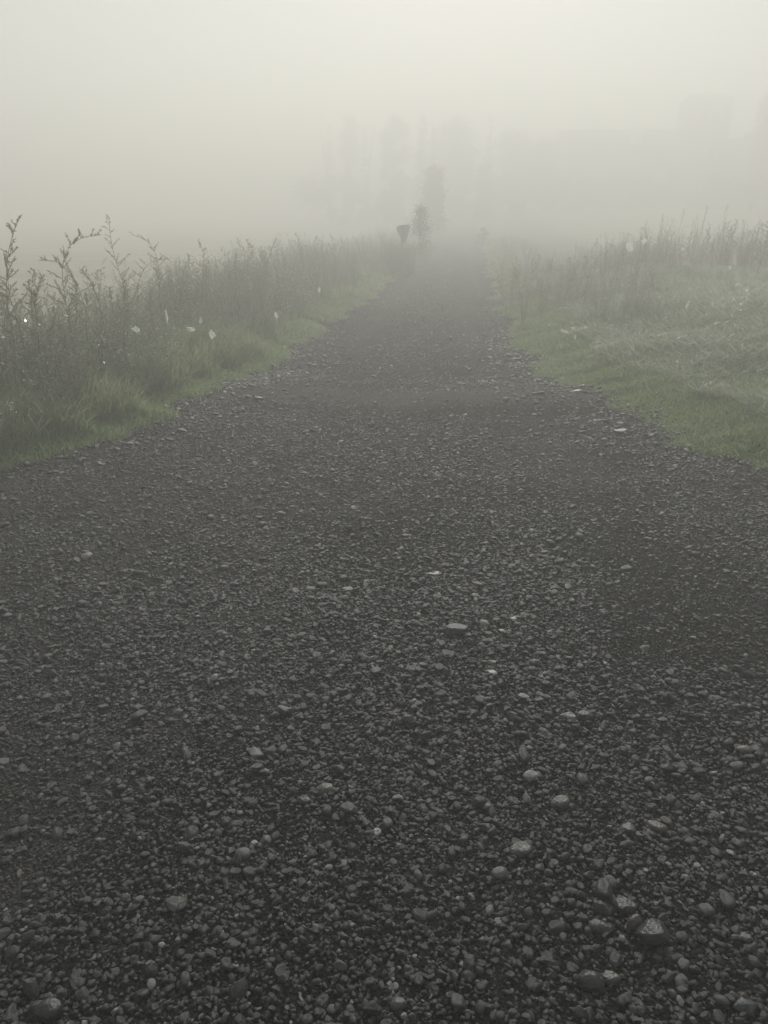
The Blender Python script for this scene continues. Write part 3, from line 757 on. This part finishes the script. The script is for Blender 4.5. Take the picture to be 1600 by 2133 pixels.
for q, (px, py, y, wp, hp, tl, lab) in enumerate([
        (575, 657, 9.3, 10, 24, -.25, 'narrow upright white web alone near the road in the left weeds'),
        (347, 660, 6.9, 9, 36, 0, 'tall narrow white web among the left weeds, third from the border'),
        (398, 686, 6.9, 26, 14, .4, 'small slanting web between the tall narrow web and the torn web'),
        (442, 697, 7.1, 22, 20, -.4, 'torn fan-shaped web low in the left weeds'),
        (418, 668, 7.2, 10, 18, .1, 'little hanging web above the slanting one'),
        (283, 686, 6.3, 26, 16, .5, 'ragged web at the left, lowest in the near weeds'),
        (665, 605, 11.6, 8, 14, 0, 'faint web where the left weeds thin towards the fog'),
        (1342, 503, 14.4, 16, 15, 0, 'funnel-shaped white web at the left end of the stalk row'),
        (1422, 519, 14.6, 13, 7, 0, 'bright white web low in the stalk row'),
        (1433, 634, 9.6, 9, 24, .35, 'upright web standing in the right meadow'),
        (1312, 514, 13.6, 18, 22, -.5, 'pale sagging web left of the funnel-shaped web'),
        (1198, 702, 9.0, 8, 14, 0, 'small web low in the brown brush at the right roadside'),
        (1144, 677, 9.6, 8, 8, 0, 'tiny web at the road edge of the right brush'),
        (1175, 690, 9.1, 36, 8, .35, 'long slanting web thread cluster in the right brush'),
        (1470, 655, 9.0, 10, 6, .2, 'small flat web in the meadow right of the upright web')]):
    web(px, py, y, wp, hp, tl, lab, 900 + q)

# ------------------------------------------------------------------ road sign (seen from behind)
def make_sign():
    y = 24.0; tl = at_y(825, 464, y - .1); tr_ = at_y(853, 457, y + .1); z0 = float(ground_z(tl[0], y))
    m, t, p, o = mat('grey_sign_back'); n = noise_node(t, 8, 4); r = ramp(t, [(.3, (.20, .20, .205)), (.7, (.28, .28, .28))], n.outputs[0])
    t.links.new(r.outputs[0], p.inputs['Base Color']); p.inputs['Roughness'].default_value = .6; p.inputs['Metallic'].default_value = .2
    m2, t2, p2, o2 = mat('galvanised_post'); n = noise_node(t2, 20, 4); r = ramp(t2, [(.3, (.12, .12, .12)), (.7, (.22, .22, .22))], n.outputs[0])
    t2.links.new(r.outputs[0], p2.inputs['Base Color']); p2.inputs['Roughness'].default_value = .5; p2.inputs['Metallic'].default_value = .7
    root = thing('road_sign', 'back of a small triangular give-way sign, point down, left of the far road', 'road sign', ((tl[0] + tr_[0]) / 2, y, z0), R(-28))
    W = .56; Hh = .58; zc = tl[2] - z0 - .06
    bm = bmesh.new(); outline = []
    corners = [Vector((-W / 2, 0, 0)), Vector((W / 2, 0, 0)), Vector((0, 0, -Hh))]
    for i, c in enumerate(corners):
        a, b = corners[i - 1], corners[(i + 1) % 3]; k = .19
        p0, p1_ = c + (a - c).normalized() * k, c + (b - c).normalized() * k
        for s in range(5):
            u = s / 4; outline.append(p0 * (1 - u) ** 2 + c * 2 * u * (1 - u) + p1_ * u * u)
    f0 = bm.faces.new([bm.verts.new(q) for q in outline])
    ex = bmesh.ops.extrude_face_region(bm, geom=[f0]); bmesh.ops.translate(bm, vec=(0, .012, 0), verts=[e for e in ex['geom'] if isinstance(e, bmesh.types.BMVert)])
    bmesh.ops.recalc_face_normals(bm, faces=bm.faces[:])
    me = bpy.data.meshes.new('sign_plate'); bm.to_mesh(me); bm.free(); me.materials.append(m)
    pl = link('sign_plate', me, root, (0, 0, zc)); pl.rotation_euler = (0, R(-7), 0)
    bm = bmesh.new(); bmesh.ops.create_cone(bm, cap_ends=True, segments=16, radius1=.03, radius2=.03, depth=zc, matrix=Matrix.Translation((0, -.034, zc / 2)))
    me = bpy.data.meshes.new('post'); bm.to_mesh(me); bm.free(); me.materials.append(m2); link('post', me, root)
    for dz in (.12, .36):
        bm = bmesh.new(); bmesh.ops.create_cone(bm, cap_ends=True, segments=16, radius1=.042, radius2=.042, depth=.03, matrix=Matrix.Translation((0, -.034, zc - dz)))
        me = bpy.data.meshes.new('clamp'); bm.to_mesh(me); bm.free(); me.materials.append(m2); link('clamp', me, root)
make_sign()

# ------------------------------------------------------------------ trees and bushes in the fog
def leaf_cloud(r, lobes, n, size):
    """leaf-sized faces spread through overlapping lobes"""
    V, F, T = [], [], []; wts = [q[3] ** 2 for q in lobes]
    for k in range(n):
        cx, cy, cz, rad, fl = r.choices(lobes, wts)[0]
        p = Vector((cx + r.gauss(0, .5) * rad, cy + r.gauss(0, .5) * rad, cz + r.gauss(0, .5) * rad * fl))
        u = rv(r).normalized(); w_ = u.orthogonal().normalized(); s = size * r.uniform(.5, 1.4)
        b = len(V); V += [p - u * s, p + w_ * s * .55, p + u * s, p - w_ * s * .55]; F.append((b, b + 1, b + 2, b + 3)); T += [r.random()] * 4
    return V, F, T

def trunk_mesh(r, h, rad, limbs):
    g = Geo(); pts = curve_pts(r, Vector((0, 0, -.1)), Vector((0, 0, 1)), h, 7, .05); g.tube(pts, rad, rad * .3, 0, 8)
    for (cx, cy, cz) in limbs:
        k = r.randint(2, 6); p = pts[k]; e = Vector((cx, cy, cz)); m = p.lerp(e, .5) + Vector((0, 0, .08 * h)) * r.uniform(-.5, 1)
        g.tube([p, m, e], rad * .45, rad * .1, 0, 5)
    return g.arrays()

def tree(px, py_top, y, wpx, label, kind='round', name='tree', seed=0, leaf=0.208, n=5200, cat='tree', group=None):
    r = random.Random(seed); top = at_y(px, py_top, y); gx = top[0]; gz = float(ground_z(gx, y)); h = top[2] - gz; W = wpx / F_PX * y * .93
    root = thing(name, label, cat, (gx, y, gz), 0, group)
    lobes = []
    if kind == 'spruce':
        for i in range(70):
            t_ = r.random() ** 1.2; zz = h * (.08 + .90 * t_); rr = W / 2 * (1 - t_) ** .85 + .02 * W
            a = r.uniform(0, 6.28); q = rr * r.random() ** .5; lobes.append((math.cos(a) * q, math.sin(a) * q, zz - q * .25, .10 * W + .22 * rr, .5))
        th = h * .98
    else:
        base = .12 if kind == 'round' else .05
        for i in range(46):
            t_ = r.random(); zz = h * (base + (1 - base) * .95 * t_); prof = math.sin(math.pi * min(1, .15 + .78 * t_)) ** .55 if kind == 'round' else (1 - .72 * t_)
            a = r.uniform(0, 6.28); rr = W / 2 * prof * r.uniform(.7, 1.08) * r.random() ** .4
            rad = min(W * .2, h * .13) * r.uniform(.5, 1.2)
            lobes.append((math.cos(a) * max(0, rr - rad * .5), math.sin(a) * max(0, rr - rad * .5), min(zz, h - rad * .7), rad, .85))
        th = h * .7
    tv, tf, tm_, tt = trunk_mesh(r, th, max(.03, h * .018), [q[:3] for q in lobes[:7]])
    link('trunk', mesh_np('trunk', tv, tf, [M_BARK], None, True), root)
    V, F, T = leaf_cloud(r, lobes, n, leaf); link('crown', mesh_np('crown', [tuple(q) for q in V], F, [M_FAR], None, False, T), root)
    return root

tree(903, 350, 50, 78, 'tall narrow tree, nearest of the foggy trees, left of the road', 'column', seed=1, leaf=0.078, n=9000)
tree(876, 428, 27.5, 86, 'small bushy shrub directly behind the triangular sign', 'bush', 'shrub', seed=2, leaf=.028, n=3000, cat='shrub')
tree(1006, 474, 36, 50, 'low dark bush at the right edge of the fading road', 'bush', 'shrub', seed=3, leaf=.03, n=700, cat='shrub')
tree(725, 236, 85.2, 54, 'faintest rounded tree left of the road trees', 'round', seed=5, leaf=.15)
tree(684, 250, 85.2, 26, 'thin spire-shaped spruce left of the faintest rounded tree', 'spruce', 'spruce_tree', seed=6, leaf=0.127, n=2600)
tree(760, 256, 83.9, 28, 'thin spruce right of the faintest rounded tree', 'spruce', 'spruce_tree', seed=7, leaf=0.127, n=2600)
tree(822, 236, 78.1, 70, 'broad square-topped tree left of the road', 'round', seed=8, leaf=0.137, n=8000)
tree(881, 238, 79.2, 46, 'pointed spruce between the square-topped tree and the dome-shaped tree', 'spruce', 'spruce_tree', seed=9, leaf=0.127, n=4200)
tree(905, 264, 76.8, 40, 'short pointed spruce in front of the dome-shaped tree', 'spruce', 'spruce_tree', seed=10, leaf=0.117, n=3600)
tree(952, 238, 80.4, 100, 'wide dome-shaped tree behind the end of the road', 'round', seed=11, leaf=0.146, n=11000)
tree(1023, 236, 82.8, 34, 'spire-topped spruce right of the dome-shaped tree', 'spruce', 'spruce_tree', seed=12, leaf=0.127, n=3000)
tree(1075, 268, 79.2, 110, 'low wide tree right of the road end', 'round', seed=13, leaf=0.146, n=11000)
tree(1140, 290, 76.8, 90, 'low tree filling the gap beside the building', 'round', seed=14, leaf=0.146, n=8000)
tree(1604, 196, 68.5, 64, 'tall foggy tree cut by the right border of the photo', 'round', seed=15, leaf=0.127, n=8000)
tree(1010, 340, 68.5, 66, 'dark bush under the dome-shaped tree, right of the road', 'bush', 'shrub', seed=16, leaf=0.098, n=5200, cat='shrub')

# thickets under the far trees
def hedge(x0, x1, y, h, label, seed):
    r = random.Random(seed); lobes = []; L = x1 - x0
    for k in range(int(L * 2.2)):
        hx = r.uniform(0, L); hk = h * (.72 + .28 * float(vnoise(hx * .5, seed, 5))); lobes.append((hx, r.uniform(-.6, .6), hk * r.uniform(.1, .85), hk * r.uniform(.12, .3), .9))
    V, F, T = leaf_cloud(r, lobes, int(L * 800), .11)
    root = thing('hedge', label, 'hedge', (x0, y, float(ground_z((x0 + x1) / 2, y)) - .1))
    link('foliage', mesh_np('foliage', [tuple(q) for q in V], F, [M_FAR], None, False, T), root)
hedge(at_y(1012, 400, 72)[0], at_y(1700, 400, 72)[0], 72, 4.0, 'dark hedge along the far edge of the right-hand field', 77)
hedge(at_y(640, 400, 79)[0], at_y(925, 400, 79)[0], 79, 5.2, 'thicket under the far trees left of the road', 78)

# ------------------------------------------------------------------ farm building
def plaster(name, a, b_, sc=3):
    m, t, p, o = mat(name); n = noise_node(t, sc, 5); r = ramp(t, [(.3, a), (.7, b_)], n.outputs[0])
    t.links.new(r.outputs[0], p.inputs['Base Color']); p.inputs['Roughness'].default_value = .85; return m
M_WALL = plaster('weathered_plaster', (.16, .15, .135), (.24, .225, .20)); M_ROOF = plaster('dark_roof', (.05, .045, .042), (.085, .075, .07), 6)
M_TRIM = plaster('white_trim', (.72, .72, .70), (.80, .80, .78)); M_GLASS = plaster('dark_glass', (.02, .022, .025), (.03, .032, .035)); M_GLASS.node_tree.nodes['Principled BSDF'].inputs['Roughness'].default_value = .08
def box_bm(bm, x0, x1, y0, y1, z0, z1):
    return bmesh.ops.create_cube(bm, size=1, matrix=Matrix.Translation(((x0 + x1) / 2, (y0 + y1) / 2, (z0 + z1) / 2)) @ Matrix.Diagonal((x1 - x0, y1 - y0, z1 - z0, 1)))
def part(name, m, parent, fn, loc=(0, 0, 0)):
    bm = bmesh.new(); fn(bm); bmesh.ops.recalc_face_normals(bm, faces=bm.faces[:]); me = bpy.data.meshes.new(name); bm.to_mesh(me); bm.free(); me.materials.append(m); return link(name, me, parent, loc)
def gable_block(root, x0, x1, y0, y1, eave, ridge, ov=.4):
    """walls with gable ends, ridge along x; roof of two slabs with an overhang"""
    ym = (y0 + y1) / 2
    def walls(bm):
        pr = [(y0, 0), (y1, 0), (y1, eave), (ym, ridge - .12), (y0, eave)]
        a = [bm.verts.new((x0, *q)) for q in pr]; b = [bm.verts.new((x1, *q)) for q in pr]
        bm.faces.new(a); bm.faces.new(b)
        for i in range(5): bm.faces.new((a[i], a[(i + 1) % 5], b[(i + 1) % 5], b[i]))
    part('wall', M_WALL, root, walls)
    def roof(bm):
        sl = (ridge - eave) / (ym - y0); o = ov; th = .14
        lo, hi = eave - sl * o, ridge
        pr = [(y0 - o, lo), (ym, hi), (y1 + o, lo), (y1 + o, lo + th), (ym, hi + th), (y0 - o, lo + th)]
        a = [bm.verts.new((x0 - ov, *q)) for q in pr]; b = [bm.verts.new((x1 + ov, *q)) for q in pr]
        bm.faces.new((a[0], a[1], a[4], a[5])); bm.faces.new((a[1], a[2], a[3], a[4])); bm.faces.new((b[0], b[1], b[4], b[5])); bm.faces.new((b[1], b[2], b[3], b[4]))
        for i in range(6): bm.faces.new((a[i], a[(i + 1) % 6], b[(i + 1) % 6], b[i]))
    part('roof', M_ROOF, root, roof)
def window(root, x, z, w_, h_, y0):
    fr = part('window', M_TRIM, root, lambda bm: [box_bm(bm, x - w_ / 2, x - w_ / 2 + .09, y0 - .06, y0 - .002, z, z + h_), box_bm(bm, x + w_ / 2 - .09, x + w_ / 2, y0 - .06, y0 - .002, z, z + h_),
             box_bm(bm, x - w_ / 2 + .092, x + w_ / 2 - .092, y0 - .058, y0 - .002, z, z + .09), box_bm(bm, x - w_ / 2 + .092, x + w_ / 2 - .092, y0 - .058, y0 - .002, z + h_ - .09, z + h_)])
    part('pane', M_GLASS, fr, lambda bm: box_bm(bm, x - w_ / 2 + .094, x + w_ / 2 - .094, y0 - .03, y0 - .004, z + .092, z + h_ - .092))
def farm():
    y = 78; a = at_y(1200, 262, y); b = at_y(1445, 258, y); z0 = float(ground_z((a[0] + b[0]) / 2, y)) - .1
    root = thing('farm_building', 'long low farm building half lost in fog, right of the road', 'building', (a[0], y, z0))
    L = b[0] - a[0]; ridge = a[2] - z0
    gable_block(root, 0, L, 0, 10, ridge - 3.4, ridge)
    for k in range(4): window(root, 1.5 + k * (L - 3) / 3, 1.2, 1.1, 1.4, 0)
    part('door', M_TRIM, root, lambda bm: box_bm(bm, L * .5 - .5, L * .5 + .5, -.06, -.003, 0.1, 2.1))
    # pale hatch in the roof slope
    p = at_y(1330, 283, y + 1.6); X0 = p[0] - a[0]; Z0 = p[2] - z0
    part('dormer', M_TRIM, root, lambda bm: box_bm(bm, X0 - .32, X0 + .32, 1.3, 3.6, Z0 - .65, Z0 + .6))
    c = at_y(1448, 190, y); d = at_y(1520, 190, y); z1 = z0
    r2 = thing('tower_block', 'tall square gabled block rising beside the long farm building', 'building', (c[0], y - .2, z1))
    r2.location.x = b[0] + .45
    Wt = d[0] - c[0] - .3; Ht = c[2] - z1
    gable_block(r2, .0, Wt, 0, 6, Ht - .7, Ht, .12)
    for k in range(3): window(r2, Wt / 2, 1.3 + k * 2.9, 1.0, 1.4, 0)
    e = at_y(1530, 283, y); f = at_y(1680, 283, y)
    r3 = thing('farm_shed', 'low shed right of the tall block, at the right border', 'building', (e[0] + .6, y + 1, z0))
    gable_block(r3, 0, f[0] - e[0], 0, 7, e[2] - z0 - 2, e[2] - z0)
    window(r3, 1.4, 1.0, 1.0, 1.1, 0)
farm()

# ------------------------------------------------------------------ the fog: one closed box of air
bm = bmesh.new(); box_bm(bm, -150, 150, -40, 260, -2.2, 12.8)
me = bpy.data.meshes.new('haze'); bm.to_mesh(me); bm.free()
m = bpy.data.materials.new('fog_air'); m.use_nodes = True; t = m.node_tree; t.nodes.remove(t.nodes['Principled BSDF'])
pv = t.nodes.new('ShaderNodeVolumePrincipled'); pv.inputs['Color'].default_value = (.864, .854, .822, 1)
pv.inputs['Density'].default_value = FOG_DENSITY; pv.inputs['Anisotropy'].default_value = FOG_G
t.links.new(pv.outputs[0], t.nodes['Material Output'].inputs['Volume']); me.materials.append(m)
link('haze', me, kind='stuff', label='pale morning fog lying over the road and fields', category='fog')
